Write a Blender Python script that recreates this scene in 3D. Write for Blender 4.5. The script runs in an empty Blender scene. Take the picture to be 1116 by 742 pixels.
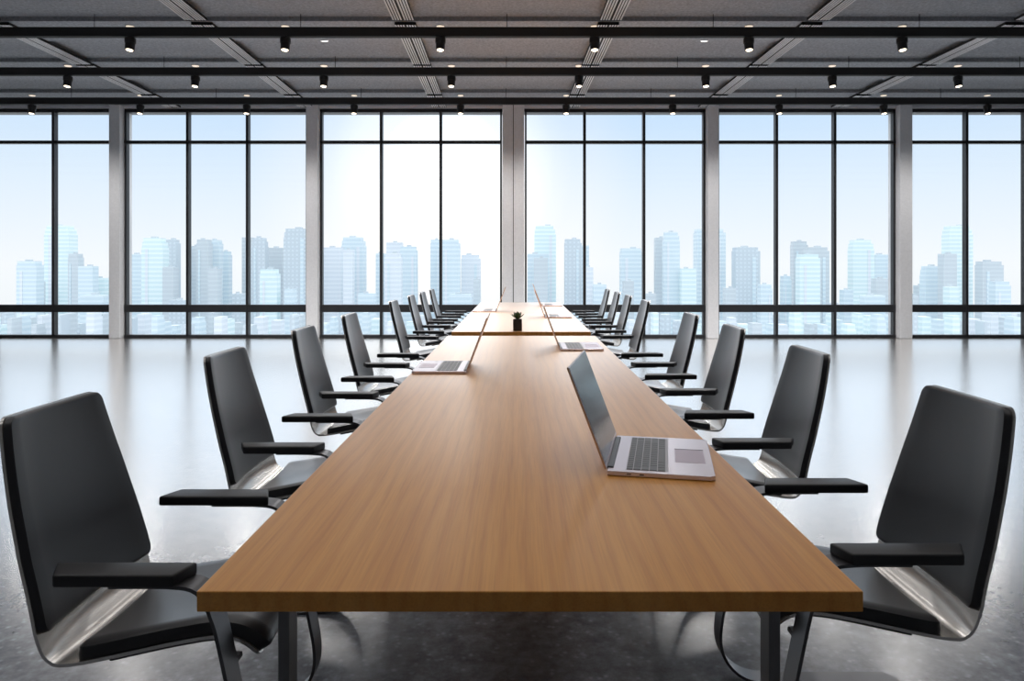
import bpy, bmesh, math, random
from mathutils import Vector, Matrix, Euler
PI = math.pi
R = math.radians
random.seed(7)
scn = bpy.context.scene
COL = scn.collection

# ------------------------------------------------------------------ camera
F, VX, VY = 780.0, 565.5, 286.8          # focal length and vanishing point in 1116x742 pixels
EYE = 1.33
cam_d = bpy.data.cameras.new('camera'); cam = bpy.data.objects.new('camera', cam_d); COL.objects.link(cam)
cam.location = (0, 0, EYE); cam.rotation_euler = (R(90), 0, 0)
cam_d.sensor_width = 36; cam_d.lens = 36*F/1116
cam_d.shift_x = -(VX-558)/1116; cam_d.shift_y = -(371-VY)/1116
cam_d.clip_start = .05; cam_d.clip_end = 3000
scn.camera = cam
scn.view_settings.view_transform = 'Standard'; scn.view_settings.look = 'None'
scn.view_settings.gamma = 1; scn.view_settings.use_curve_mapping = False
scn.view_settings.exposure = 0.0

def P(px, py, d):                         # pixel + depth -> point (used to read measurements only)
    return ((px-VX)*d/F, d, EYE+(VY-py)*d/F)

# ------------------------------------------------------------------ materials
def mat(name):
    m = bpy.data.materials.new(name); m.use_nodes = True
    return m, m.node_tree.nodes, m.node_tree.links, m.node_tree.nodes['Principled BSDF']
def simple(name, col, rough=.5, metal=0, bump=0, bscale=200, coat=0, spec=.5):
    m, n, l, b = mat(name)
    b.inputs['Base Color'].default_value = (*col, 1); b.inputs['Roughness'].default_value = rough
    b.inputs['Metallic'].default_value = metal; b.inputs['Coat Weight'].default_value = coat; b.inputs['Coat Roughness'].default_value = .32
    b.inputs['Specular IOR Level'].default_value = spec
    tc = n.new('ShaderNodeTexCoord'); nz = n.new('ShaderNodeTexNoise'); nz.inputs['Scale'].default_value = bscale
    nz.inputs['Detail'].default_value = 4
    l.new(tc.outputs['Object'], nz.inputs['Vector'])
    if bump:
        bp = n.new('ShaderNodeBump'); bp.inputs['Strength'].default_value = bump; bp.inputs['Distance'].default_value = .002
        l.new(nz.outputs['Fac'], bp.inputs['Height']); l.new(bp.outputs['Normal'], b.inputs['Normal'])
    return m
def emit(name, col, s):
    m, n, l, b = mat(name); b.inputs['Base Color'].default_value = (*col, 1)
    b.inputs['Emission Color'].default_value = (*col, 1); b.inputs['Emission Strength'].default_value = s
    return m
def ramp(n, stops):
    r = n.new('ShaderNodeValToRGB'); e = r.color_ramp.elements
    while len(e) < len(stops): e.new(.5)
    for k, (p, c) in zip(e, stops):
        k.position = p; k.color = (*c, 1) if len(c) == 3 else c
    return r

def sheen(m, n, l, b, rough, stops, bump=None, col=(.97, .97, .98)):
    """sealed surface: mirror-like lacquer whose strength rises towards grazing angles (Fresnel curve as a ramp)"""
    g = n.new('ShaderNodeBsdfGlossy'); g.inputs['Color'].default_value = (*col, 1); g.inputs['Roughness'].default_value = rough
    lw = n.new('ShaderNodeLayerWeight'); lw.inputs['Blend'].default_value = .5
    r = ramp(n, [(p, (v, v, v)) for p, v in stops]); l.new(lw.outputs['Facing'], r.inputs['Fac'])
    mx = n.new('ShaderNodeMixShader'); l.new(r.outputs[0], mx.inputs[0]); l.new(b.outputs[0], mx.inputs[1]); l.new(g.outputs[0], mx.inputs[2])
    l.new(mx.outputs[0], n['Material Output'].inputs[0])
    if bump: l.new(bump.outputs['Normal'], g.inputs['Normal'])
    return g
def concrete_floor():
    m, n, l, b = mat('polished_concrete')
    tc = n.new('ShaderNodeTexCoord')
    big = n.new('ShaderNodeTexNoise'); big.inputs['Scale'].default_value = 1.3; big.inputs['Detail'].default_value = 8; big.inputs['Roughness'].default_value = .65
    sm = n.new('ShaderNodeTexNoise'); sm.inputs['Scale'].default_value = 16; sm.inputs['Detail'].default_value = 10; sm.inputs['Roughness'].default_value = .7
    vo = n.new('ShaderNodeTexVoronoi'); vo.inputs['Scale'].default_value = 26
    for t in (big, sm, vo): l.new(tc.outputs['Object'], t.inputs['Vector'])
    r1 = ramp(n, [(.3, (.12, .13, .15)), (.7, (.22, .235, .265))]); l.new(big.outputs['Fac'], r1.inputs['Fac'])
    r2 = ramp(n, [(.33, (.62, .62, .64)), (.5, (1, 1, 1)), (.68, (1.5, 1.5, 1.5))]); l.new(sm.outputs['Fac'], r2.inputs['Fac'])
    r3 = ramp(n, [(.0, (1.9, 1.9, 1.9)), (.20, (1.3, 1.3, 1.3)), (.30, (1, 1, 1))]); l.new(vo.outputs['Distance'], r3.inputs['Fac'])
    mx = n.new('ShaderNodeMix'); mx.data_type = 'RGBA'; mx.blend_type = 'MULTIPLY'; mx.inputs[0].default_value = 1
    l.new(r1.outputs[0], mx.inputs[6]); l.new(r2.outputs[0], mx.inputs[7])
    mx2 = n.new('ShaderNodeMix'); mx2.data_type = 'RGBA'; mx2.blend_type = 'MULTIPLY'; mx2.inputs[0].default_value = .85
    l.new(mx.outputs[2], mx2.inputs[6]); l.new(r3.outputs[0], mx2.inputs[7])
    l.new(mx2.outputs[2], b.inputs['Base Color'])
    rr = n.new('ShaderNodeMapRange'); rr.inputs['From Min'].default_value = .3; rr.inputs['From Max'].default_value = .7; rr.inputs['To Min'].default_value = .19; rr.inputs['To Max'].default_value = .26
    l.new(sm.outputs['Fac'], rr.inputs['Value']); l.new(rr.outputs[0], b.inputs['Roughness'])
    bp = n.new('ShaderNodeBump'); bp.inputs['Strength'].default_value = .05; bp.inputs['Distance'].default_value = .004
    l.new(sm.outputs['Fac'], bp.inputs['Height']); l.new(bp.outputs['Normal'], b.inputs['Normal'])
    b.inputs['Specular IOR Level'].default_value = .2
    g = sheen(m, n, l, b, .22, [(.45, .02), (.55, .07), (.64, .28), (.74, .70), (.84, .94), (.93, 1.0)], bp, (1, .98, .955))
    l.new(rr.outputs[0], g.inputs['Roughness'])
    return m
def wood():
    m, n, l, b = mat('beech_wood')
    tc = n.new('ShaderNodeTexCoord')
    mp = n.new('ShaderNodeMapping'); mp.inputs['Scale'].default_value = (6, .4, 6); l.new(tc.outputs['Object'], mp.inputs['Vector'])
    g = n.new('ShaderNodeTexNoise'); g.inputs['Scale'].default_value = 1.5; g.inputs['Detail'].default_value = 6; g.inputs['Roughness'].default_value = .55; g.inputs['Distortion'].default_value = .6
    l.new(mp.outputs[0], g.inputs['Vector'])
    mp2 = n.new('ShaderNodeMapping'); mp2.inputs['Scale'].default_value = (260, 5, 260); l.new(tc.outputs['Object'], mp2.inputs['Vector'])
    fine = n.new('ShaderNodeTexNoise'); fine.inputs['Scale'].default_value = 1; fine.inputs['Detail'].default_value = 3
    l.new(mp2.outputs[0], fine.inputs['Vector'])
    mp3 = n.new('ShaderNodeMapping'); mp3.inputs['Scale'].default_value = (2.2, .22, 2.2); l.new(tc.outputs['Object'], mp3.inputs['Vector'])
    wv = n.new('ShaderNodeTexWave'); wv.wave_type = 'BANDS'; wv.bands_direction = 'X'; wv.inputs['Scale'].default_value = 3.2; wv.inputs['Distortion'].default_value = 7; wv.inputs['Detail'].default_value = 3; wv.inputs['Detail Scale'].default_value = 1.2
    l.new(mp3.outputs[0], wv.inputs['Vector'])
    r1 = ramp(n, [(.3, (.60, .255, .052)), (.5, (.65, .295, .066)), (.72, (.71, .345, .092))]); l.new(g.outputs['Fac'], r1.inputs['Fac'])
    r2 = ramp(n, [(.25, (.87, .83, .78)), (.6, (1, 1, 1))]); l.new(fine.outputs['Fac'], r2.inputs['Fac'])
    r3 = ramp(n, [(.0, (.95, .90, .86)), (.3, (1, 1, 1)), (1, (1.04, 1.03, 1.0))]); l.new(wv.outputs['Fac'], r3.inputs['Fac'])
    mx = n.new('ShaderNodeMix'); mx.data_type = 'RGBA'; mx.blend_type = 'MULTIPLY'; mx.inputs[0].default_value = 1
    l.new(r1.outputs[0], mx.inputs[6]); l.new(r2.outputs[0], mx.inputs[7])
    mx2 = n.new('ShaderNodeMix'); mx2.data_type = 'RGBA'; mx2.blend_type = 'MULTIPLY'; mx2.inputs[0].default_value = 1
    l.new(mx.outputs[2], mx2.inputs[6]); l.new(r3.outputs[0], mx2.inputs[7])
    # small dark knots
    vo = n.new('ShaderNodeTexVoronoi'); vo.inputs['Scale'].default_value = 2.3; l.new(tc.outputs['Object'], vo.inputs['Vector'])
    r4 = ramp(n, [(.0, (.25, .12, .06)), (.012, (.35, .2, .1)), (.018, (1, 1, 1))]); l.new(vo.outputs['Distance'], r4.inputs['Fac'])
    mx3 = n.new('ShaderNodeMix'); mx3.data_type = 'RGBA'; mx3.blend_type = 'MULTIPLY'; mx3.inputs[0].default_value = 1
    l.new(mx2.outputs[2], mx3.inputs[6]); l.new(r4.outputs[0], mx3.inputs[7])
    l.new(mx3.outputs[2], b.inputs['Base Color'])
    b.inputs['Roughness'].default_value = .45; b.inputs['Specular IOR Level'].default_value = .2
    bp = n.new('ShaderNodeBump'); bp.inputs['Strength'].default_value = .08; bp.inputs['Distance'].default_value = .001
    l.new(fine.outputs['Fac'], bp.inputs['Height']); l.new(bp.outputs['Normal'], b.inputs['Normal'])
    sheen(m, n, l, b, .30, [(.45, .02), (.70, .05), (.82, .18), (.90, .56), (.945, .9)], None, (1, .97, .93))
    return m
def speckle(name, c0, c1, scale, rough=.9, bump=.5):
    m, n, l, b = mat(name)
    tc = n.new('ShaderNodeTexCoord'); nz = n.new('ShaderNodeTexNoise'); nz.inputs['Scale'].default_value = scale
    nz.inputs['Detail'].default_value = 8; nz.inputs['Roughness'].default_value = .75
    l.new(tc.outputs['Object'], nz.inputs['Vector'])
    r = ramp(n, [(.32, c0), (.68, c1)]); l.new(nz.outputs['Fac'], r.inputs['Fac']); l.new(r.outputs[0], b.inputs['Base Color'])
    b.inputs['Roughness'].default_value = rough
    bp = n.new('ShaderNodeBump'); bp.inputs['Strength'].default_value = bump; bp.inputs['Distance'].default_value = .006
    l.new(nz.outputs['Fac'], bp.inputs['Height']); l.new(bp.outputs['Normal'], b.inputs['Normal'])
    return m
def glass():
    m, n, l, b = mat('window_glass'); n.remove(b)
    out = n['Material Output']
    t = n.new('ShaderNodeBsdfTransparent'); t.inputs[0].default_value = (.985, .99, .995, 1)
    g = n.new('ShaderNodeBsdfGlossy'); g.inputs['Roughness'].default_value = .0
    fr = n.new('ShaderNodeFresnel'); fr.inputs[0].default_value = 1.25
    mx = n.new('ShaderNodeMixShader'); l.new(fr.outputs[0], mx.inputs[0]); l.new(t.outputs[0], mx.inputs[1]); l.new(g.outputs[0], mx.inputs[2])
    l.new(mx.outputs[0], out.inputs[0])
    return m
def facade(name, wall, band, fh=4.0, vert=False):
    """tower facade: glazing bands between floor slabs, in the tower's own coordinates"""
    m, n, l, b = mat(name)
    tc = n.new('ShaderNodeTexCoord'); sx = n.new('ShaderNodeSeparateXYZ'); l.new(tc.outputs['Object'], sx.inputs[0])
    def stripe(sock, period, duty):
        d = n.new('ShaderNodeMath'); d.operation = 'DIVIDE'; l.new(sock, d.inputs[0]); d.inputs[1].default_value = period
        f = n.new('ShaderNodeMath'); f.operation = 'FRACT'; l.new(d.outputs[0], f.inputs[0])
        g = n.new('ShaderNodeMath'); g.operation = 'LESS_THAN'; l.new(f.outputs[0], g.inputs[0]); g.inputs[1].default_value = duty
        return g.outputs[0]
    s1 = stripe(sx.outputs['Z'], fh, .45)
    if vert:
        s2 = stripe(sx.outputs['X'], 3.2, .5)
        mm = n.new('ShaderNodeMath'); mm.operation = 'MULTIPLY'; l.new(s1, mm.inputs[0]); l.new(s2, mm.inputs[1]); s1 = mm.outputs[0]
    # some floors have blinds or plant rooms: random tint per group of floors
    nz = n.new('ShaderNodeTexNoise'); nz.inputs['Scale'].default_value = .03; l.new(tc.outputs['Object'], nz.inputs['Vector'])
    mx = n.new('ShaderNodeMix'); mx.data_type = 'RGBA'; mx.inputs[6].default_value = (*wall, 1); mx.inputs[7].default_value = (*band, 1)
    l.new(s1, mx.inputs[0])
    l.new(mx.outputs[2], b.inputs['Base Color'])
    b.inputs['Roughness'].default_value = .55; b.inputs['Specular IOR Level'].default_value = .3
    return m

def leather():
    m = simple('black_leather', (.011, .011, .014), .38, 0, .12, 900, .15, .45)
    n, l = m.node_tree.nodes, m.node_tree.links
    sheen(m, n, l, n['Principled BSDF'], .33, [(.5, 0), (.62, .05), (.75, .14), (.85, .30), (.95, .6)])
    return m
M = dict(
    floor=concrete_floor(), wood=wood(), glass=glass(),
    ceiling=speckle('ceiling_board', (.29, .305, .325), (.62, .645, .675), 32),
    plaster=speckle('column_concrete', (.78, .78, .79), (.88, .88, .89), 30, .8, .2),
    wallp=speckle('wall_plaster', (.50, .50, .50), (.58, .58, .58), 12, .85, .2),
    alu=simple('window_frame_metal', (.035, .035, .038), .4, .3),
    track=simple('track_metal', (.022, .021, .021), .5, .2),
    slat=simple('diffuser_slat', (.92, .92, .93), .4, .0),
    black=simple('dark_recess', (.02, .02, .02), .8),
    leather=leather(),
    armblk=simple('black_armpad', (.010, .010, .012), .42, 0, .15, 700),
    chrome=simple('polished_aluminium', (.66, .64, .61), .26, .85),
    frame=simple('graphite_steel', (.10, .10, .105), .32, .85),
    legm=simple('table_leg_metal', (.16, .16, .165), .38, .7),
    lapbody=simple('rose_silver_aluminium', (.80, .71, .75), .27, .35),
    lapedge=simple('laptop_gold_edge', (.62, .45, .30), .3, .7),
    key=simple('keyboard_keys', (.15, .15, .155), .5),
    keywell=simple('keyboard_well', (.38, .36, .37), .45, .4),
    pad=simple('touchpad', (.46, .36, .41), .35, .3),
    screen=simple('laptop_display', (.03, .03, .035), .17, 0, 0, 100, 0, .8),
    hinge=simple('laptop_hinge', (.03, .028, .03), .4),
    lamp=emit('lamp_lens', (1, .86, .66), 5.0),
    reclamp=emit('recessed_lens', (1, .84, .66), .75),
    whlamp=emit('white_lens', (1, .97, .92), 2.6),
    pot=simple('black_pot', (.025, .024, .024), .5, 0, .3, 90),
    soil=speckle('soil', (.03, .02, .015), (.08, .06, .04), 150),
    leaf=simple('succulent_leaf', (.05, .11, .05), .45, 0, .2, 300),
    ground=speckle('city_ground', (.62, .66, .70), (.74, .77, .80), .02, .9, 0),  # distance haze is mixed into the ground colour
)
FAC = dict(  # tower colours are paled to stand in for distance haze
    cyan=facade('facade_hazed_cyan', (.70, .84, .86), (.83, .93, .94), 3.4),
    blue=facade('facade_hazed_blue', (.65, .76, .82), (.75, .84, .88), 3.4),
    grey=facade('facade_hazed_grey', (.60, .66, .70), (.65, .71, .745), 3.2),
    pale=facade('facade_hazed_white', (.74, .79, .84), (.82, .86, .90), 3.4),
    grid=facade('facade_hazed_grid', (.60, .67, .72), (.69, .76, .81), 3.2, True),
)

# ------------------------------------------------------------------ mesh helpers
def box(bm, x0, x1, y0, y1, z0, z1, bev=0, seg=2):
    r = bmesh.ops.create_cube(bm, size=1)
    vs = r['verts']
    for v in vs:
        v.co = Vector(((x0+x1)/2+v.co.x*(x1-x0), (y0+y1)/2+v.co.y*(y1-y0), (z0+z1)/2+v.co.z*(z1-z0)))
    if bev:
        es = list({e for v in vs for e in v.link_edges})
        bmesh.ops.bevel(bm, geom=es, offset=bev, segments=seg, profile=.5, affect='EDGES')
def cyl(bm, c, r0, r1, h, seg=24, rot=None):
    mt = Matrix.Translation(Vector(c)+Vector((0, 0, h/2)))
    if rot is not None: mt = rot @ mt
    return bmesh.ops.create_cone(bm, cap_ends=True, segments=seg, radius1=r0, radius2=r1, depth=h, matrix=mt)
def prism(bm, pts, z0, z1, bev=0):
    vb = [bm.verts.new((x, y, z0)) for x, y in pts]; vt = [bm.verts.new((x, y, z1)) for x, y in pts]
    n = len(pts)
    bm.faces.new(vb[::-1]); bm.faces.new(vt)
    for i in range(n): bm.faces.new((vb[i], vb[(i+1) % n], vt[(i+1) % n], vt[i]))
    if bev:
        es = list({e for v in vb+vt for e in v.link_edges})
        bmesh.ops.bevel(bm, geom=es, offset=bev, segments=3, profile=.5, affect='EDGES')
def obj(name, bm, m, parent=None, smooth=False, loc=None):
    bmesh.ops.recalc_face_normals(bm, faces=bm.faces)
    me = bpy.data.meshes.new(name); bm.to_mesh(me); bm.free()
    me.materials.append(m)
    if smooth:
        me.polygons.foreach_set('use_smooth', [True]*len(me.polygons))
        me.set_sharp_from_angle(angle=R(38))
    o = bpy.data.objects.new(name, me); COL.objects.link(o)
    if parent: o.parent = parent
    if loc: o.location = loc
    return o
def thing(name, label, cat, loc=(0, 0, 0), rz=0, group=None):
    o = bpy.data.objects.new(name, None); COL.objects.link(o); o.location = loc; o.rotation_euler = (0, 0, rz)
    o.empty_display_size = .1
    return tag(o, label, cat, group)
def tag(o, label, cat, group=None):
    o['label'] = label; o['category'] = cat
    if group: o['group'] = group
    return o
def struct(o): o['kind'] = 'structure'; return o
def NB(): return bmesh.new()
def dup(root, loc, rz, label, group=None):
    r = root.copy(); COL.objects.link(r); r.location = loc; r.rotation_euler = (0, 0, rz); r['label'] = label
    if group: r['group'] = group
    for ch in list(root.children):
        c = ch.copy(); COL.objects.link(c); c.parent = r
        for g in list(ch.children):
            d = g.copy(); COL.objects.link(d); d.parent = c
    return r

# ------------------------------------------------------------------ the room
WY = 12.78                                # window wall depth
XL, XR = -13.6, 13.6
YB = -4.5
H = 4.18
bm = NB(); box(bm, XL-.2, XR+.2, YB-.2, WY+.35, -.25, 0); struct(obj('floor', bm, M['floor']))
# ceiling: slab, transverse downstands and panel joints
TR = [8.19, 9.87, 11.66]                  # the three tracks seen, then unseen ones added overhead to light the foreground
TR_ADDED = [6.4, 4.6, 2.8, 1.0]
rib = [(6.58, 7.61), (8.28, 9.02), (9.96, 10.92), (11.75, 12.76), (4.88, 5.8), (3.18, 4.1), (1.5, 2.4), (-.2, .7)]
sec = [(YB-.2, H+.25), (YB-.2, H)]        # cross-section of the slab with its shallow downstands, swept from wall to wall
for a, b_ in sorted(rib): sec += [(a, H), (a, H-.05), (b_, H-.05), (b_, H)]
sec += [(WY+.35, H), (WY+.35, H+.25)]
bm = NB(); f0 = [bm.verts.new((XL-.2, y, z)) for y, z in sec]; f1 = [bm.verts.new((XR+.2, y, z)) for y, z in sec]
bm.faces.new(f0); bm.faces.new(f1[::-1])
for i in range(len(sec)): bm.faces.new((f0[i], f1[i], f1[(i+1) % len(sec)], f0[(i+1) % len(sec)]))
ceil = struct(obj('ceiling', bm, M['ceiling']))

bm = NB(); box(bm, XL-.2, XL, YB-.2, WY+.35, 0, H); struct(obj('wall_left', bm, M['wallp']))
bm = NB(); box(bm, XR, XR+.2, YB-.2, WY+.35, 0, H); struct(obj('wall_right', bm, M['wallp']))
bm = NB(); box(bm, XL, XR, YB-.2, YB, 0, H); struct(obj('wall_behind', bm, M['wallp']))
# far wall: lintel and sill strip, with the columns as its parts
S = WY/F
def wx(px): return (px-VX)*S
def wz(py): return EYE+(VY-py)*S
bm = NB(); box(bm, XL, XR, WY, WY+.3, wz(121.5), H, .0)
far = struct(obj('wall_far', bm, M['alu']))
bm = NB(); box(bm, XL, XR, WY-.03, WY+.0, wz(118.5), wz(115.5)); obj('lintel_trim', bm, M['plaster'], far)
cols = [(123.3, 136.5), (335.5, 349.5), (547, 572), (768, 781.5), (975, 990)]
pitch = 212.8
allcols = [(cols[0][0]-pitch*k, cols[0][1]-pitch*k) for k in (2, 1)] + cols + [(cols[4][0]+pitch*k, cols[4][1]+pitch*k) for k in (1, 2)]
for a, b_ in allcols:
    bm = NB(); c = (wx(a)+wx(b_))/2
    x0, x1 = wx(a)+.012, wx(b_)-.012
    box(bm, x0, x1, WY-.16, WY+.25, 0, wz(116), .008, 1)
    if b_-a > 20:                          # the wide middle column has a shallow joint down its face
        bm2 = NB(); box(bm2, c-.006, c+.006, WY-.162, WY-.15, .0, wz(116)); 
        cc = obj('column', bm, M['plaster'], far); obj('joint', bm2, M['black'], cc); continue
    obj('column', bm, M['plaster'], far)
# windows, one per bay
edges = [(allcols[i][1], allcols[i+1][0]) for i in range(len(allcols)-1)]
mull = {2: (205, 270), 3: (415.6, 480.4), 4: (637, 701.7), 5: (846, 909.3)}
z_b, z_t = wz(368.6), wz(121.5)
for i, (a, b_) in enumerate(edges):
    x0, x1 = wx(a), wx(b_)
    if i == 1: mm = (-5.5, 59)
    elif i == 6: mm = (1052.8, 1117)
    elif i in mull: mm = mull[i]
    else: mm = (a+(b_-a)/3, a+(b_-a)*2/3)
    mm = [wx(v) for v in mm]
    fr = NB(); fw = .032
    box(fr, x0, x0+fw, WY-.02, WY+.08, 0, z_t+.02); box(fr, x1-fw, x1, WY-.02, WY+.08, 0, z_t+.02)
    box(fr, x0, x1, WY-.02, WY+.08, z_t-.02, z_t+.03); box(fr, x0, x1, WY-.04, WY+.08, 0, wz(364.8))
    w = struct(obj('window_%d' % (i+1), fr, M['alu']))
    xs = [x0]+mm+[x1]
    for v in mm:
        bm = NB(); box(bm, v-.023, v+.023, WY-.04, WY+.08, .03, z_t, .004, 1); obj('mullion', bm, M['alu'], w)
    bm = NB(); box(bm, x0, x1, WY-.035, WY+.07, wz(340), wz(332), .004, 1); obj('transom', bm, M['alu'], w)
    bm = NB(); box(bm, x0, x1, WY-.035, WY+.07, wz(156.6), wz(153.4), .004, 1); obj('transom', bm, M['alu'], w)
    zz = [wz(364.8), wz(340), wz(332), wz(156.6), wz(153.4), z_t]
    for k in range(3):
        for (q0, q1) in ((zz[0], zz[1]), (zz[2], zz[3]), (zz[4], zz[5])):
            bm = NB(); box(bm, xs[k]+.02, xs[k+1]-.02, WY+.02, WY+.03, q0-.01, q1+.01); obj('pane', bm, M['glass'], w)

# ------------------------------------------------------------------ ceiling services
def cslope(d): return -.0212*(d-8.26)     # the ceiling grid runs a touch askew to the tables
ordn = ['leftmost', 'second from left', 'third from left', 'third from right', 'second from right', 'rightmost']
segs = [(6.62, 8.16), (8.3, 9.97), (10.02, 11.72), (11.8, 12.72)]
segn = ['before the nearest black track', 'between nearest and middle tracks', 'between middle and farthest tracks', 'between farthest track and windows']
for k in range(6):
    xc = -1.318+2.36*(k-2)
    for s_, (a, b_) in enumerate(segs):
        t = thing('slot_diffuser', 'striped ceiling slot diffuser, %s strip, %s' % (ordn[k], segn[s_]), 'air diffuser',
                  (xc+cslope((a+b_)/2), (a+b_)/2, H-.055), R(1.21), 'slot diffusers on the ceiling')
        L = (b_-a)/2
        bm = NB(); box(bm, -.122, .122, -L, L, -.03, .0); obj('backing', bm, M['black'], t)
        bm = NB()
        for side in (-1, 1):
            for q in range(4):
                x = side*(.022+.030*q)
                box(bm, x-.0085, x+.0085, -L+.005, L-.03, -.035, -.028)
        obj('slats', bm, M['slat'], t)
hz = 2.635
def track(d, label):
    bm = NB(); box(bm, XL+.05, XR-.05, d-.035, d+.035, EYE+hz-.05, EYE+hz+.058, .003, 1)
    t = tag(obj('light_track', bm, M['track']), label, 'light track', 'black light tracks across the ceiling')
    for k in range(-5, 6):
        bm = NB(); cyl(bm, (-.138+2.36*k+cslope(d), d, EYE+hz+.05), .004, .004, H-(EYE+hz+.05)+.01, 10)
        obj('hanger', bm, M['track'], t)
    bm = NB(); box(bm, XL+.06, XR-.06, d-.012, d+.012, EYE+hz-.0515, EYE+hz-.049); obj('conductor_slot', bm, M['black'], t)
    return t
track(TR[0], 'nearest of the three long black light tracks hanging below the ceiling')
track(TR[1], 'middle of the three long black light tracks hanging below the ceiling')
track(TR[2], 'farthest of the three long black light tracks, just in front of the windows')
for d in TR_ADDED: track(d, 'added black light track overhead, out of view, holding the foreground lamps')  # extra tracks out of view, added for the foreground spotlights

proto_spot = None
def spot_light(x, d, label):
    global proto_spot
    z = EYE+hz-.05
    if proto_spot is None:
        t = thing('track_spotlight', label, 'spotlight', (x, d, z), 0, 'black spotlights on the ceiling tracks')
        bm = NB(); box(bm, -.018, .018, -.022, .022, -.018, .006); cyl(bm, (0, 0, -.066), .060, .060, .052, 28); obj('mount', bm, M['track'], t, True)
        rot = Matrix.Translation((0, 0, -.06)) @ Matrix.Rotation(R(-11), 4, 'X')
        bm = NB(); cyl(bm, (0, 0, -.090), .050, .053, .09, 28, rot)
        ring = bmesh.ops.create_cone(bm, cap_ends=False, segments=28, radius1=.044, radius2=.044, depth=.01, matrix=rot @ Matrix.Translation((0, 0, -.093)))
        barrel = obj('barrel', bm, M['track'], t, True)
        bm = NB(); cyl(bm, (0, 0, -.0935), .037, .037, .005, 28, rot); obj('lens', bm, M['lamp'], barrel, True)
        ld = bpy.data.lights.new('spot_beam', 'SPOT'); ld.energy = SPOT_E; ld.color = (1, .975, .96); ld.spot_size = R(135); ld.spot_blend = .9; ld.shadow_soft_size = .12
        lo = bpy.data.objects.new('beam', ld); COL.objects.link(lo); lo.parent = t; lo.location = (0, -.03, -.20); lo.rotation_euler = (R(-4), 0, 0)
        proto_spot = t; return t
    return dup(proto_spot, (x, d, z), 0, label)
SPOT_E = 190
rows = [([142, 311, 480, 648, 816, 983], TR[0], 'nearest'), ([74, 213, 353, 492, 631, 769, 907, 1044], TR[1], 'middle'),
        ([35, 153, 269, 386, 502, 617, 733, 849, 963, 1076], TR[2], 'farthest')]
words = ['first', 'second', 'third', 'fourth', 'fifth', 'sixth', 'seventh', 'eighth', 'ninth', 'tenth']
pr = None
for xs, d, nm in rows:
    for k, px in enumerate(xs):
        t = spot_light((px-VX)*d/F, d, 'small black spotlight with lit lens, %s from left on the %s track' % (words[k], nm))
        if d == TR[2]:
            soft = bpy.data.lights.get('edge_beam')
            if soft is None: soft = bpy.data.lights['spot_beam'].copy(); soft.name = 'edge_beam'; soft.energy = 85; soft.spot_size = R(160)
            for c in t.children:
                if c.type == 'LIGHT': c.data = soft
dim = bpy.data.lights['spot_beam'].copy(); dim.energy = 26; dim.shadow_soft_size = .4
for d in TR_ADDED:  # unseen overhead spotlights, added to brighten the foreground
    for k in range(-2, 3):
        t = spot_light(-.9+1.76*k, d, 'small black spotlight added on an unseen overhead track to light the foreground')
        for c in t.children:
            if c.type == 'LIGHT': c.data = dim
# recessed lamps in the downstands above each spotlight, and two white ones between
pr = None
def recessed(x, d, z, r, label, m, name='recessed_light', rw=1.18, grp='small lit recessed lamps in the ceiling'):
    global pr
    t = thing(name, label, 'ceiling light', (x, d, z), 0, grp)
    bm = NB()
    seg = 32
    prof = [(r*rw, .008), (r*rw*.99, -.004), (r*1.08, -.008), (r, -.008), (r, .0)]
    vs = [[bm.verts.new((a*math.cos(2*PI*i/seg), a*math.sin(2*PI*i/seg), b_)) for i in range(seg)] for a, b_ in prof]
    for j in range(len(prof)-1):
        for i in range(seg): bm.faces.new((vs[j][i], vs[j][(i+1) % seg], vs[j+1][(i+1) % seg], vs[j+1][i]))
    obj('trim_ring', bm, M['ceiling'], t, True)
    bm = NB(); cyl(bm, (0, 0, -.013), r*.93, r*.99, .012, seg); obj('lens', bm, m, t)
    return t
first = None
for (xs, d, nm) in rows:
    for k, px in enumerate(xs):
        lb = 'small faintly lit recessed lamp above the %s track, %s from left' % (nm, words[k])
        dd = {TR[0]: 8.45, TR[1]: 10.13, TR[2]: 11.92}[d]
        if first is None: first = recessed((px-VX)*dd/F, dd, H-.05, .048, lb, M['reclamp'])
        else: dup(first, ((px-VX)*dd/F, dd, H-.05), 0, lb)
recessed(*P(353, 43, 9.12)[:2], H, .058, 'bright round white ceiling lamp left of centre, between the nearest and middle tracks', M['whlamp'], 'round_ceiling_light', 1.2, 'two bright round ceiling lamps')
recessed(*P(768, 43, 9.12)[:2], H, .058, 'bright round white ceiling lamp right of centre, between the nearest and middle tracks', M['whlamp'], 'round_ceiling_light', 1.2, 'two bright round ceiling lamps')

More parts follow.
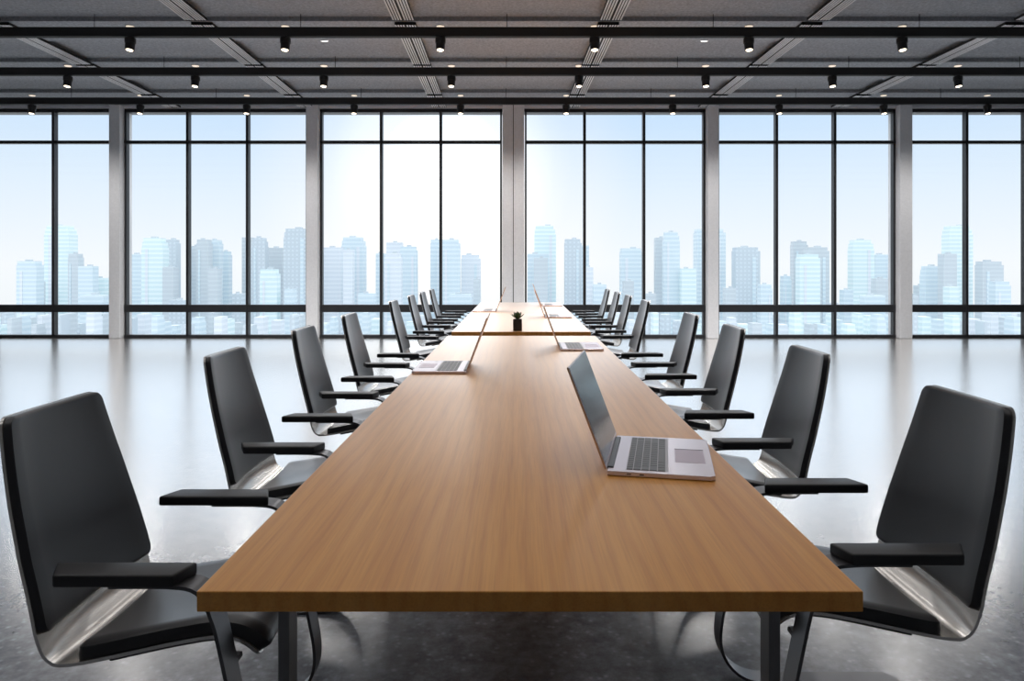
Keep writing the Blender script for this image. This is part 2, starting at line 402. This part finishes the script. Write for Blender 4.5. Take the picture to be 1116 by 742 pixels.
# ------------------------------------------------------------------ tables
HT = .74; TW = .6; TX = .02; TH = .0375
def table(y0, y1, label, rz=0):
    yc = (y0+y1)/2; L = (y1-y0)/2
    t = thing('conference_table', label, 'table', (TX, yc, 0), rz, 'conference tables in one long row')
    bm = NB(); box(bm, -TW, TW, -L, L, HT-TH, HT, .0022, 2); obj('tabletop', bm, M['wood'], t)
    for s in (-1, 1):
        for q in (-1, 1):
            bm = NB(); x = s*(.4775); y = q*(L-.13)
            box(bm, x-.011, x+.011, y-.026, y+.026, .012, HT-TH-.006, .0015, 1)
            lg = obj('leg', bm, M['legm'], t)
            bm = NB(); box(bm, x-.03, x+.03, y-.035, y+.035, 0, .014, .003, 1); obj('foot', bm, M['legm'], lg)
    for q in (-1, 1):
        bm = NB(); y = q*(L-.13); box(bm, -.466, .466, y-.02, y+.02, HT-TH-.036, HT-TH-.001, .002, 1); obj('crossbar', bm, M['legm'], t)
    for s in (-1, 1):
        bm = NB(); box(bm, s*.42-.012, s*.42+.012, -L+.155, L-.155, HT-TH-.036, HT-TH-.001, .002, 1); obj('rail', bm, M['legm'], t)
table(1.287, 5.82, 'long beech topped conference table in the foreground with thick square edge', R(0))
table(6.16, 8.485, 'beech topped conference table in the middle of the row, with the potted plant on it')
table(8.492, 10.80, 'farthest beech topped conference table of the row, nearest the windows')

# ------------------------------------------------------------------ chair
def crom(pts, n=10):
    P_ = [Vector(p) for p in pts]; P_ = [P_[0]*2-P_[1]] + P_ + [P_[-1]*2-P_[-2]]
    out = []
    for i in range(1, len(P_)-2):
        for k in range(n):
            t = k/n; a, b_, c, d = P_[i-1:i+3]
            out.append(.5*((2*b_)+(c-a)*t+(2*a-5*b_+4*c-d)*t*t+(3*b_-a-3*c+d)*t**3))
    out.append(P_[-2]); return out
class Curve:
    def __init__(s, pts):
        s.p = crom(pts, 14); s.L = [0]
        for a, b_ in zip(s.p, s.p[1:]): s.L.append(s.L[-1]+(b_-a).length)
        s.len = s.L[-1]
    def at(s, d):
        d = max(0, min(s.len, d))
        for i in range(len(s.p)-1):
            if d <= s.L[i+1] or i == len(s.p)-2:
                q = (d-s.L[i])/max(1e-9, s.L[i+1]-s.L[i])
                p = s.p[i].lerp(s.p[i+1], q)
                a = s.p[max(0, i-1)]; b_ = s.p[min(len(s.p)-1, i+2)]
                tg = (b_-a).normalized()
                return p, tg, Vector((tg[1], -tg[0]))        # normal to the right of travel
    def near(s, pt):
        pt = Vector(pt); return min(zip(s.L, s.p), key=lambda q: (q[1]-pt).length)[0]
# shell profile in (outward x, height), from the top of the back down and forward to the seat front
shell = Curve([(.362, .957), (.347, .885), (.327, .80), (.291, .664), (.254, .530), (.234, .445), (.217, .405), (.186, .381), (.148, .379),
               (.09, .386), (.0, .402), (-.10, .420), (-.173, .430), (-.220, .426), (-.250, .410), (-.264, .390)])
def hw(d):                                 # half width of the shell along the profile
    q = d/shell.len
    pts = [(0, .19), (.1, .208), (.2, .224), (.32, .238), (.46, .246), (.6, .238), (.8, .218), (1, .208)]
    for (a, x), (b_, y) in zip(pts, pts[1:]):
        if q <= b_: return x+(y-x)*(q-a)/(b_-a)
    return pts[-1][1]
def dish(u, q):                            # the back is slightly hollow across its width
    return .020*(1-u*u)*(1 if q < .5 else .6)
def loft(d0, d1, inset, off0, off1, rc, nd=40, nu=12, edge=0.0):
    """closed pad following the shell between two distances; off = offsets along the inner normal; rc = corner radius"""
    bm = NB(); top = []; bot = []
    ds = [d0+(d1-d0)*(.5-.5*math.cos(PI*i/nd)) for i in range(nd+1)]
    for d in ds:
        p, tg, nr = shell.at(d)
        e = min(d-d0, d1-d); w = hw(d)-inset
        if e < rc: w -= rc-math.sqrt(max(0, rc*rc-(rc-e)**2))
        rt = []; rb = []
        for j in range(nu+1):
            u = -math.cos(PI*j/nu); y = u*w
            hgt = off1
            if edge:
                ed = min(w-abs(y), e)
                if ed < edge: hgt = off0+(off1-off0)*(.35+.65*math.sqrt(max(0, 1-(1-ed/edge)**2)))
            k = -dish(y/hw(d), d/shell.len)
            pt = p+nr*(hgt+k+.020); pb = p+nr*(off0+k+.020)
            rt.append(bm.verts.new((pt[0], y, pt[1]))); rb.append(bm.verts.new((pb[0], y, pb[1])))
        top.append(rt); bot.append(rb)
    for i in range(nd):
        for j in range(nu):
            bm.faces.new((top[i][j], top[i][j+1], top[i+1][j+1], top[i+1][j])); bm.faces.new((bot[i][j], bot[i+1][j], bot[i+1][j+1], bot[i][j+1]))
        bm.faces.new((top[i][0], top[i+1][0], bot[i+1][0], bot[i][0])); bm.faces.new((top[i][nu], bot[i][nu], bot[i+1][nu], top[i+1][nu]))
    for j in range(nu):
        bm.faces.new((top[0][j], bot[0][j], bot[0][j+1], top[0][j+1])); bm.faces.new((top[nd][j], top[nd][j+1], bot[nd][j+1], bot[nd][j]))
    return bm
# which way does the normal point?  front of the back must be towards -x
_, _, nr0 = shell.at(.2)
SG = 1 if nr0[0] < 0 else -1
if SG < 0:
    _old = shell.at
    def _at(d, o=_old):
        p, t, n = o(d); return p, t, -n
    shell.at = _at
def ribbon(curve, y0, y1, th, n=60, d0=0, d1=None):
    bm = NB(); d1 = curve.len if d1 is None else d1; rows_ = []
    for i in range(n+1):
        p, tg, nr = curve.at(d0+(d1-d0)*i/n)
        a = p+nr*th/2; b_ = p-nr*th/2
        rows_.append([bm.verts.new((a[0], y0, a[1])), bm.verts.new((a[0], y1, a[1])), bm.verts.new((b_[0], y1, b_[1])), bm.verts.new((b_[0], y0, b_[1]))])
    for r0, r1 in zip(rows_, rows_[1:]):
        for k in range(4): bm.faces.new((r0[k], r0[(k+1) % 4], r1[(k+1) % 4], r1[k]))
    bm.faces.new(rows_[0]); bm.faces.new(rows_[-1][::-1])
    return bm
def make_chair():
    t = thing('office_chair', '', 'chair', (0, 0, 0), 0, 'black cantilever chairs along the conference tables')
    dback = shell.near((.238, .458)); dseat = shell.near((.150, .379))+.012
    obj('shell', loft(0, shell.len, 0, -.004, .004, .03, 80, 14), M['chrome'], t, True)
    obj('backrest', loft(.003, dback, .003, .005, .026, .028, 44, 14, .012), M['leather'], t, True)
    obj('seat', loft(dseat, shell.len-.004, .006, .005, .040, .03, 40, 14, .02), M['leather'], t, True)
    obj('under_seat_plate', loft(shell.near((.07, .39)), shell.near((-.19, .43)), .012, -.012, -.005, .01, 24, 10), M['black'], t, True)
    for s in (-1, 1):
        bm = NB(); box(bm, -.242, -.205, min(s*.20, s*.245), max(s*.20, s*.245), .400, .414, .003, 1)
        obj('seat_bracket', bm, M['frame'], t)
    leg = Curve([(.02, .609), (-.05, .609), (-.12, .608), (-.165, .601), (-.192, .578), (-.207, .54), (-.220, .50), (-.246, .38), (-.268, .27), (-.283, .19),
                 (-.284, .125), (-.262, .07), (-.215, .028), (-.15, .010), (-.07, .006), (.05, .006), (.16, .006)])
    for s in (-1, 1):
        y0, y1 = (.236, .302) if s > 0 else (-.302, -.236)
        obj('leg', ribbon(leg, y0, y1, .0085, 90), M['frame'], t, True)
    # rear floor plate joining the two runners, with rounded inner corners
    bm = NB(); pts = [(.14, -.302), (.255, -.302), (.285, -.27), (.285, .27), (.255, .302), (.14, .302), (.14, .236)]
    for k in range(7):
        a = PI/2*k/6; pts.append((.14+.05*math.sin(a), .236-.05*(1-math.cos(a))))
    for k in range(7):
        a = PI/2*(1-k/6); pts.append((.14+.05*math.sin(a), -.236+.05*(1-math.cos(a))))
    prism(bm, pts, .0015, .0105); obj('base_plate', bm, M['frame'], t)
    for s in (-1, 1):
        bm = NB()
        pts = [(-.150, s*.232), (-.125, s*.306), (.142, s*.306), (.178, s*.232)] if s < 0 else [(-.150, s*.232), (-.125, s*.306), (.142, s*.306), (.178, s*.232)]
        prism(bm, pts, .608, .637, .006); obj('armrest', bm, M['armblk'], t, True)
    return t
ch0 = make_chair()
left = [(-.895, 1.895), (-.90, 3.01), (-.905, 4.11), (-.91, 5.24), (-.91, 7.08), (-.915, 8.28), (-.91, 9.2), (-.91, 10.2)]
right = [(.92, 2.01), (.915, 3.08), (.93, 4.21), (.935, 5.27), (.935, 7.16), (.935, 8.28), (.935, 9.22), (.935, 10.24)]
ordc = ['nearest the camera', 'second nearest', 'third nearest', 'fourth from the camera', 'fifth from the camera', 'sixth from the camera', 'seventh from the camera', 'farthest from the camera']
for k in range(8):
    for s, (x, y) in ((-1, left[k]), (1, right[k])):
        lb = 'black padded cantilever chair on the %s side of the tables, %s' % ('left' if s < 0 else 'right', ordc[k])
        if s < 0 and k == 0:
            ch0.location = (x, y, 0); ch0.rotation_euler = (0, 0, PI); ch0['label'] = lb
        else: dup(ch0, (x, y, 0), PI if s < 0 else 0, lb)

# ------------------------------------------------------------------ laptops (local: hinge at x=0, front at x=+D, width along y)
LD, LW = .288, .415
def make_laptop():
    t = thing('laptop', '', 'laptop', (0, 0, HT), 0, 'open laptops on the conference tables')
    bm = NB()
    # wedge base, thinner to the front
    pts = [(-.004, -LW/2), (LD-.012, -LW/2), (LD, -LW/2+.012), (LD, LW/2-.012), (LD-.012, LW/2), (-.004, LW/2)]
    prism(bm, pts, .002, .0145, .0018)
    base = obj('base', bm, M['lapbody'], t)
    bm = NB(); prism(bm, [(x*.995+.0005, y*.997) for x, y in pts], .0018, .0042); 
    for x in (.03, LD-.03):
        for y in (-LW/2+.03, LW/2-.03): cyl(bm, (x, y, 0), .008, .008, .003, 12)
    obj('underside', bm, M['lapedge'], base)
    bm = NB(); box(bm, .047, .163, -.187, .187, .0142, .0148); obj('keyboard_tray', bm, M['keywell'], base)
    bm = NB(); x = .049
    for r_, kw in enumerate([.016, .0195, .0195, .0195, .0195]):
        n = 15 if r_ < 4 else 1
        y = -.185
        ks = {0: [1]*17, 1: [1.4]+[1]*13+[1.6, 1], 2: [1.6]+[1]*12+[2.4], 3: [2]+[1]*11+[3], 4: [1.2, 1, 1.2, 6.5, 1, 1, 1, 1, 1.1]}[r_]
        tot = sum(ks)
        for kk in ks:
            w = kk/tot*.37
            box(bm, x, x+kw, y, y+w-.0024, .0145, .0166, .0006, 1); y += w
        x += kw+.0028
    obj('keys', bm, M['key'], base)
    bm = NB(); box(bm, .183, .268, -.085, .062, .0143, .0149); obj('touchpad', bm, M['pad'], base)
    bm = NB(); box(bm, .183, .268, .064, .068, .0143, .0152); obj('touchpad_bar', bm, M['hinge'], base)
    bm = NB()
    for q in range(2):
        for z in (-1,):
            box(bm, .05+q*.035, .062+q*.035, -LW/2-.0004, -LW/2+.001, .006, .0095)
    obj('ports', bm, M['hinge'], base)
    # lid
    rot = Matrix.Translation((-.002, 0, .013)) @ Matrix.Rotation(R(-21), 4, 'Y')
    bm = NB(); LH = .305
    box(bm, -.0062, 0, -LW/2, LW/2, .006, LH, .0016, 2); bm.transform(rot); lid = obj('lid', bm, M['lapbody'], t)
    bm = NB(); box(bm, -.0066, -.0045, -LW/2+.001, LW/2-.001, .007, LH-.001, .0006, 1)
    box(bm, -.0050, -.0018, -LW/2-.0006, LW/2+.0006, .0065, LH+.0006); bm.transform(rot); obj('edge_band', bm, M['lapedge'], lid)
    bm = NB(); box(bm, -.0005, .0006, -LW/2+.003, LW/2-.003, .018, LH-.003); bm.transform(rot); obj('display', bm, M['screen'], lid)
    bm = NB(); box(bm, -.006, .012, -LW/2+.03, LW/2-.03, .006, .0185, .003, 2); obj('hinge', bm, M['hinge'], t)
    return t
lp = make_laptop()
lap = [  # hinge-centre x, y, rotation, label
    (.29, 2.19, R(-11.5), 'open rose silver laptop nearest the camera, on the right of the front table'),
    (-.285, 4.02, PI, 'open silver laptop on the left edge of the front table'),
    (.283, 5.01, 0, 'open silver laptop at the far right end of the front table'),
    (.285, 7.88, R(0), 'open laptop on the right of the middle table, beyond the potted plant'),
    (-.278, 8.84, PI, 'open laptop on the left of the farthest table'),
    (.31, 10.0, 0, 'open laptop on the right of the farthest table, nearest the windows'),
]
for k, (x, y, rz, lb) in enumerate(lap):
    if k == 0: lp.location = (x, y, HT); lp.rotation_euler = (0, 0, rz); lp['label'] = lb
    else: dup(lp, (x, y, HT), rz, lb)

# ------------------------------------------------------------------ potted succulent
t = thing('potted_succulent', 'small green spiky succulent in a square black pot on the middle table', 'potted plant', (-.012, 6.27, HT))
bm = NB(); s = .039
box(bm, -s, s, -s, s, 0, .1, .003, 2); obj('pot', bm, M['pot'], t)
bm = NB(); box(bm, -s+.006, s-.006, -s+.006, s-.006, .098, .102); obj('soil', bm, M['soil'], t)
bm = NB()
for ring_, (n, tilt, ln) in enumerate([(8, 62, .078), (7, 40, .074), (5, 16, .066)]):
    for k in range(n):
        az = 2*PI*(k+.5*ring_)/n+.2; rm = Matrix.Translation((0, 0, .101)) @ Matrix.Rotation(az, 4, 'Z') @ Matrix.Rotation(R(tilt), 4, 'Y')
        prev = None
        for j in range(6):
            q = j/5; w = .0105*math.sin(PI*(.18+.80*q))**.8 if j < 5 else .0004; th = w*.42
            ben = -.012*q*q
            cur = [bm.verts.new(rm @ Vector(v)) for v in ((ben, -w, ln*q), (ben-th, 0, ln*q), (ben, w, ln*q), (ben+th, 0, ln*q))]
            if prev:
                for m_ in range(4): bm.faces.new((prev[m_], prev[(m_+1) % 4], cur[(m_+1) % 4], cur[m_]))
            else: bm.faces.new(cur[::-1])
            prev = cur
        bm.faces.new(prev)
obj('leaves', bm, M['leaf'], t, True)

# ------------------------------------------------------------------ the city outside
GZ = -60
bm = NB(); box(bm, -800, 800, 300, 680, GZ-1, GZ); struct(obj('city_ground', bm, M['ground']))
# x0, x1, top y (photo pixels), distance, facade, crown kind, label
B = [
 (17.7, 39.4, 284.5, 560, 'blue', 1, 'pale blue tower standing alone at the far left of the skyline'),
 (38, 42.5, 307, 585, 'grey', 0, 'thin grey block against the right of the leftmost tower'),
 (48, 75, 245.8, 600, 'cyan', 2, 'tallest light cyan tower, behind the leftmost mullion in view'),
 (74, 85, 276.5, 570, 'grey', 1, 'narrow grey tower right of the tallest light cyan one in the leftmost bay'),
 (85, 101, 290, 560, 'blue', 0, 'pale blue tower of middle height in the leftmost window bay'),
 (100, 114, 303, 580, 'cyan', 1, 'light cyan tower stepping down beside the first column'),
 (87, 113, 321.6, 500, 'blue', 0, 'low wide blue grey block in the leftmost window bay'),
 (114, 131, 327, 600, 'grey', 0, 'low grey block half behind the first column from the left'),
 (140, 157, 277, 590, 'blue', 0, 'pale blue tower just right of the first column from the left'),
 (154, 177.5, 259.4, 540, 'cyan', 2, 'bright cyan banded tower in the left pane of the second bay'),
 (177, 192, 261, 580, 'grid', 1, 'grey gridded tower right of the bright cyan one in the second bay'),
 (177, 189, 291, 520, 'grey', 0, 'shorter grey slab in front of the gridded tower of the second bay'),
 (184, 203, 327, 500, 'grid', 0, 'low gridded block left of the second bay\'s first mullion'),
 (206, 214.5, 268, 600, 'grey', 0, 'narrow grey tower just right of the second bay\'s first mullion'),
 (214, 227, 261, 560, 'grey', 1, 'tall plain grey slab in the middle pane of the second bay'),
 (226, 239, 261.5, 575, 'blue', 1, 'pale blue tower joined to the plain grey slab in the second bay'),
 (226.5, 237, 292.6, 510, 'grey', 0, 'short grey block in front of the second bay\'s middle towers'),
 (239, 249, 274, 590, 'blue', 1, 'pale blue tower at the right of the second bay\'s middle group'),
 (253, 263, 320, 520, 'grid', 0, 'low dark grey block left of the second bay\'s second mullion'),
 (263.5, 274, 258.7, 590, 'grey', 0, 'grey tower hidden partly by the second bay\'s second mullion'),
 (274, 289, 259, 560, 'grid', 2, 'tall gridded tower at the left of the second bay\'s right pane'),
 (283, 301.6, 293.5, 500, 'cyan', 1, 'bright cyan tower standing in front in the second bay\'s right pane'),
 (290, 308, 270, 590, 'grey', 0, 'grey tower behind the bright cyan one in the second bay\'s right pane'),
 (309, 336, 249, 560, 'grid', 2, 'tallest grey gridded tower, left of the second column'),
 (310, 320, 315, 500, 'blue', 0, 'small blue block at the foot of the tallest gridded tower'),
 (351, 371.5, 269.6, 580, 'pale', 0, 'whitish tower just right of the second column'),
 (372, 396.4, 258.5, 600, 'blue', 2, 'tall blue grey tower in the left pane of the third bay'),
 (374, 384, 272, 560, 'pale', 0, 'whitish slab in front of the tall blue grey tower of the third bay'),
 (390, 407.6, 320, 510, 'blue', 0, 'low pale blue block in the left pane of the third bay'),
 (409.5, 418, 276, 590, 'blue', 0, 'slim tower behind the third bay\'s first mullion'),
 (419, 437, 276, 540, 'pale', 1, 'whitish tower in front, just right of the third bay\'s first mullion'),
 (421, 438, 264, 600, 'pale', 0, 'hazy white tower rising behind the third bay\'s middle group'),
 (436, 454, 268.5, 570, 'blue', 1, 'pale blue tower at the right of the third bay\'s middle group'),
 (469, 480, 261, 580, 'blue', 1, 'pale blue tower left of the third bay\'s second mullion'),
 (481, 501, 261, 560, 'blue', 1, 'tall pale blue tower right of the third bay\'s second mullion'),
 (502.5, 523.5, 277.6, 580, 'pale', 1, 'whitish banded tower in the third bay\'s right pane'),
 (489, 513.7, 321, 500, 'blue', 0, 'low pale blue block at the foot of the third bay\'s right towers'),
 (516, 523, 304, 520, 'grey', 0, 'small grey slab at the right edge of the third bay\'s whitish tower'),
 (582.6, 606, 246, 600, 'cyan', 2, 'very tall light cyan tower just right of the wide middle column'),
 (575, 598, 276.5, 570, 'blue', 0, 'pale blue block in front of the very tall cyan tower'),
 (582, 597, 281, 550, 'grey', 0, 'plain grey slab in front of the very tall cyan tower'),
 (615.6, 634, 260.5, 560, 'grid', 1, 'gridded grey tower left of the fourth bay\'s first mullion'),
 (634, 642, 267.4, 590, 'blue', 0, 'slim tower behind the fourth bay\'s first mullion'),
 (638.7, 646.6, 291, 540, 'pale', 0, 'narrow whitish block just right of the fourth bay\'s first mullion'),
 (647, 661, 310, 520, 'blue', 0, 'low blue grey block in the fourth bay\'s middle pane'),
 (677, 701, 270.6, 580, 'blue', 1, 'pale blue tower at the right of the fourth bay\'s middle pane'),
 (680, 691, 306, 520, 'grey', 0, 'short grey block in front of the fourth bay\'s middle pale blue tower'),
 (714.7, 725, 259, 580, 'grey', 0, 'slim grey tower attached to the left of the tall banded one in the fourth bay'),
 (724, 741, 252.8, 560, 'blue', 2, 'tall pale banded tower in the fourth bay\'s right pane'),
 (743, 759, 292.6, 550, 'cyan', 0, 'light cyan block between the banded tower and the third column'),
 (703, 715, 320, 500, 'grey', 0, 'low grey block just right of the fourth bay\'s second mullion'),
 (760, 791, 249.5, 600, 'blue', 1, 'tall blue grey tower passing behind the column right of the fourth bay'),
 (802, 828.6, 269.4, 570, 'grid', 1, 'wide gridded tower in the left pane of the fifth bay'),
 (791, 802, 314, 520, 'grey', 0, 'low grey block left of the fifth bay\'s wide gridded tower'),
 (829, 842, 310, 540, 'blue', 1, 'short blue tower right of the fifth bay\'s wide gridded tower'),
 (854, 862.7, 300.7, 560, 'blue', 1, 'slim short tower just right of the fifth bay\'s first mullion'),
 (865, 880.6, 263, 604, 'grey', 1, 'tall plain grey slab in the middle pane of the fifth bay'),
 (872, 894, 277, 540, 'cyan', 1, 'light cyan tower in front in the middle pane of the fifth bay'),
 (880, 904, 269.4, 571, 'grey', 1, 'grey tower behind the light cyan one of the fifth bay'),
 (930, 953, 261.5, 580, 'cyan', 2, 'tall light cyan tower in the right pane of the fifth bay'),
 (953.6, 973, 277.4, 600, 'blue', 1, 'banded blue grey tower left of the column at the fifth bay\'s end'),
 (955, 970.5, 303.6, 520, 'grey', 0, 'short grey block in front of the banded tower in the fifth bay'),
 (920, 930, 316, 540, 'blue', 0, 'low blue block left of the fifth bay\'s tall cyan tower'),
 (943, 965, 322, 500, 'blue', 0, 'low wide blue grey block in the fifth bay\'s right pane'),
 (1008.8, 1028.6, 290, 560, 'blue', 2, 'stepped pale blue tower in the left pane of the rightmost bay'),
 (1028.6, 1043, 276.5, 540, 'grey', 0, 'plain dark grey slab left of the rightmost bay\'s mullion'),
 (1035, 1060.5, 246, 600, 'cyan', 2, 'tallest light cyan tower, behind the rightmost bay\'s mullion'),
 (1001, 1008, 311, 590, 'grey', 0, 'slim grey block left of the stepped tower in the rightmost bay'),
 (1071, 1094, 284.8, 570, 'grey', 1, 'grey tower near the right edge of the skyline'),
 (1085, 1102, 306.8, 530, 'blue', 1, 'pale blue block in front of the rightmost grey tower'),
 (1035, 1046, 312.5, 500, 'cyan', 0, 'small cyan block at the foot of the rightmost bay\'s plain slab'),
 (990, 1001, 322, 540, 'grey', 0, 'low grey block just right of the last column'),
]
def tower(name, x0, x1, topy, d, fac, crown, label, group=None, dep=None):
    dep = 9 if group else dep
    wx0, wx1 = (x0-VX)*d/F, (x1-VX)*d/F; w = (wx1-wx0)/2; zt = EYE+(VY-topy)*d/F; dp = dep or max(8, min(16, w*1.2))
    h = zt-GZ
    bm = NB()
    if crown == 0: box(bm, -w, w, -dp/2, dp/2, 0, h)
    elif crown == 1:
        c = h-3.0
        box(bm, -w, w, -dp/2, dp/2, 0, c); box(bm, -w*.95, w*.84, -dp*.45, dp*.45, c-.1, h)
    else:
        c = h-7
        box(bm, -w, w, -dp/2, dp/2, 0, c); box(bm, -w*.96, w*.93, -dp*.46, dp*.46, c-.1, h-3); box(bm, -w*.88, w*.76, -dp*.4, dp*.4, h-3.1, h)
    if group is None:
        t = thing(name, label, 'building', ((wx0+wx1)/2, d+dp/2, GZ), 0, 'hazy towers of the skyline')
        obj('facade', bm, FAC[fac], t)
        bm = NB(); k = random.uniform(-.3, .3)*w
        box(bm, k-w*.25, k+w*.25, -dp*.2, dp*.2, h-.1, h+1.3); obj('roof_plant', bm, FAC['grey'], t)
        if crown != 0:                       # a vertical fin or recess strip down the face
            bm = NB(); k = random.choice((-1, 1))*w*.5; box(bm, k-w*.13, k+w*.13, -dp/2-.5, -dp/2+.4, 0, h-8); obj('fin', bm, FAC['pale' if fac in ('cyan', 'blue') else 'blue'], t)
        return t
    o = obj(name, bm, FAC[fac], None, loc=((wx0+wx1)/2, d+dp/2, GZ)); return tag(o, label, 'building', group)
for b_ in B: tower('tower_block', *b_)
cnt = 0
x = -40
while x < 1150:
    w = random.uniform(5, 13); top = random.choice([random.uniform(330, 337), random.uniform(337, 348)])
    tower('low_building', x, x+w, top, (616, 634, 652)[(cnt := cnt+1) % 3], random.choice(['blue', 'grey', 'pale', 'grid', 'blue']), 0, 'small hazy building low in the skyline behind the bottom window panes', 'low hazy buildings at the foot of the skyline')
    x += w*random.uniform(.85, 1.35)
x = -35
while x < 1150:
    w = random.uniform(4, 11); top = random.uniform(340, 355)
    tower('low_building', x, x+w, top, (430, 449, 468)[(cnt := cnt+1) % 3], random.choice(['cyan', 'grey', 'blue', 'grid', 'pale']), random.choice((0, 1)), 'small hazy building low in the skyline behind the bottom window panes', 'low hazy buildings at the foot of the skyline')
    x += w*random.uniform(1.1, 2.2)

# ------------------------------------------------------------------ sky
wd = bpy.data.worlds.new('sky'); scn.world = wd; wd.use_nodes = True
n, l = wd.node_tree.nodes, wd.node_tree.links; bg = n['Background']
tc = n.new('ShaderNodeTexCoord'); sp = n.new('ShaderNodeSeparateXYZ'); l.new(tc.outputs['Generated'], sp.inputs[0])
el = ramp(n, [(.47, (.90, .94, .96)), (.5, (.93, .965, .985)), (.55, (.77, .88, .985)), (.61, (.56, .75, .97)), (.70, (1.35, 1.4, 1.45)), (1, (1.6, 1.65, 1.7))])
mr = n.new('ShaderNodeMapRange'); mr.inputs['From Min'].default_value = -1; mr.inputs['From Max'].default_value = 1
l.new(sp.outputs['Z'], mr.inputs['Value']); l.new(mr.outputs[0], el.inputs['Fac'])
sd = Vector(((485-VX)/F, 1, (VY-185)/F)).normalized()
dt = n.new('ShaderNodeVectorMath'); dt.operation = 'DOT_PRODUCT'; dt.inputs[1].default_value = sd; 
nm = n.new('ShaderNodeVectorMath'); nm.operation = 'NORMALIZE'; l.new(tc.outputs['Generated'], nm.inputs[0]); l.new(nm.outputs[0], dt.inputs[0])
glow = ramp(n, [(.0, (0, 0, 0)), (.962, (0, 0, 0)), (.985, (.09, .05, .015)), (.996, (.34, .24, .12)), (1, (.9, .85, .8))])
glow.color_ramp.interpolation = 'EASE'
l.new(dt.outputs['Value'], glow.inputs['Fac'])
ad = n.new('ShaderNodeMix'); ad.data_type = 'RGBA'; ad.blend_type = 'ADD'; ad.inputs[0].default_value = 1
l.new(el.outputs[0], ad.inputs[6]); l.new(glow.outputs[0], ad.inputs[7]); l.new(ad.outputs[2], bg.inputs['Color'])
bg.inputs['Strength'].default_value = 1.06
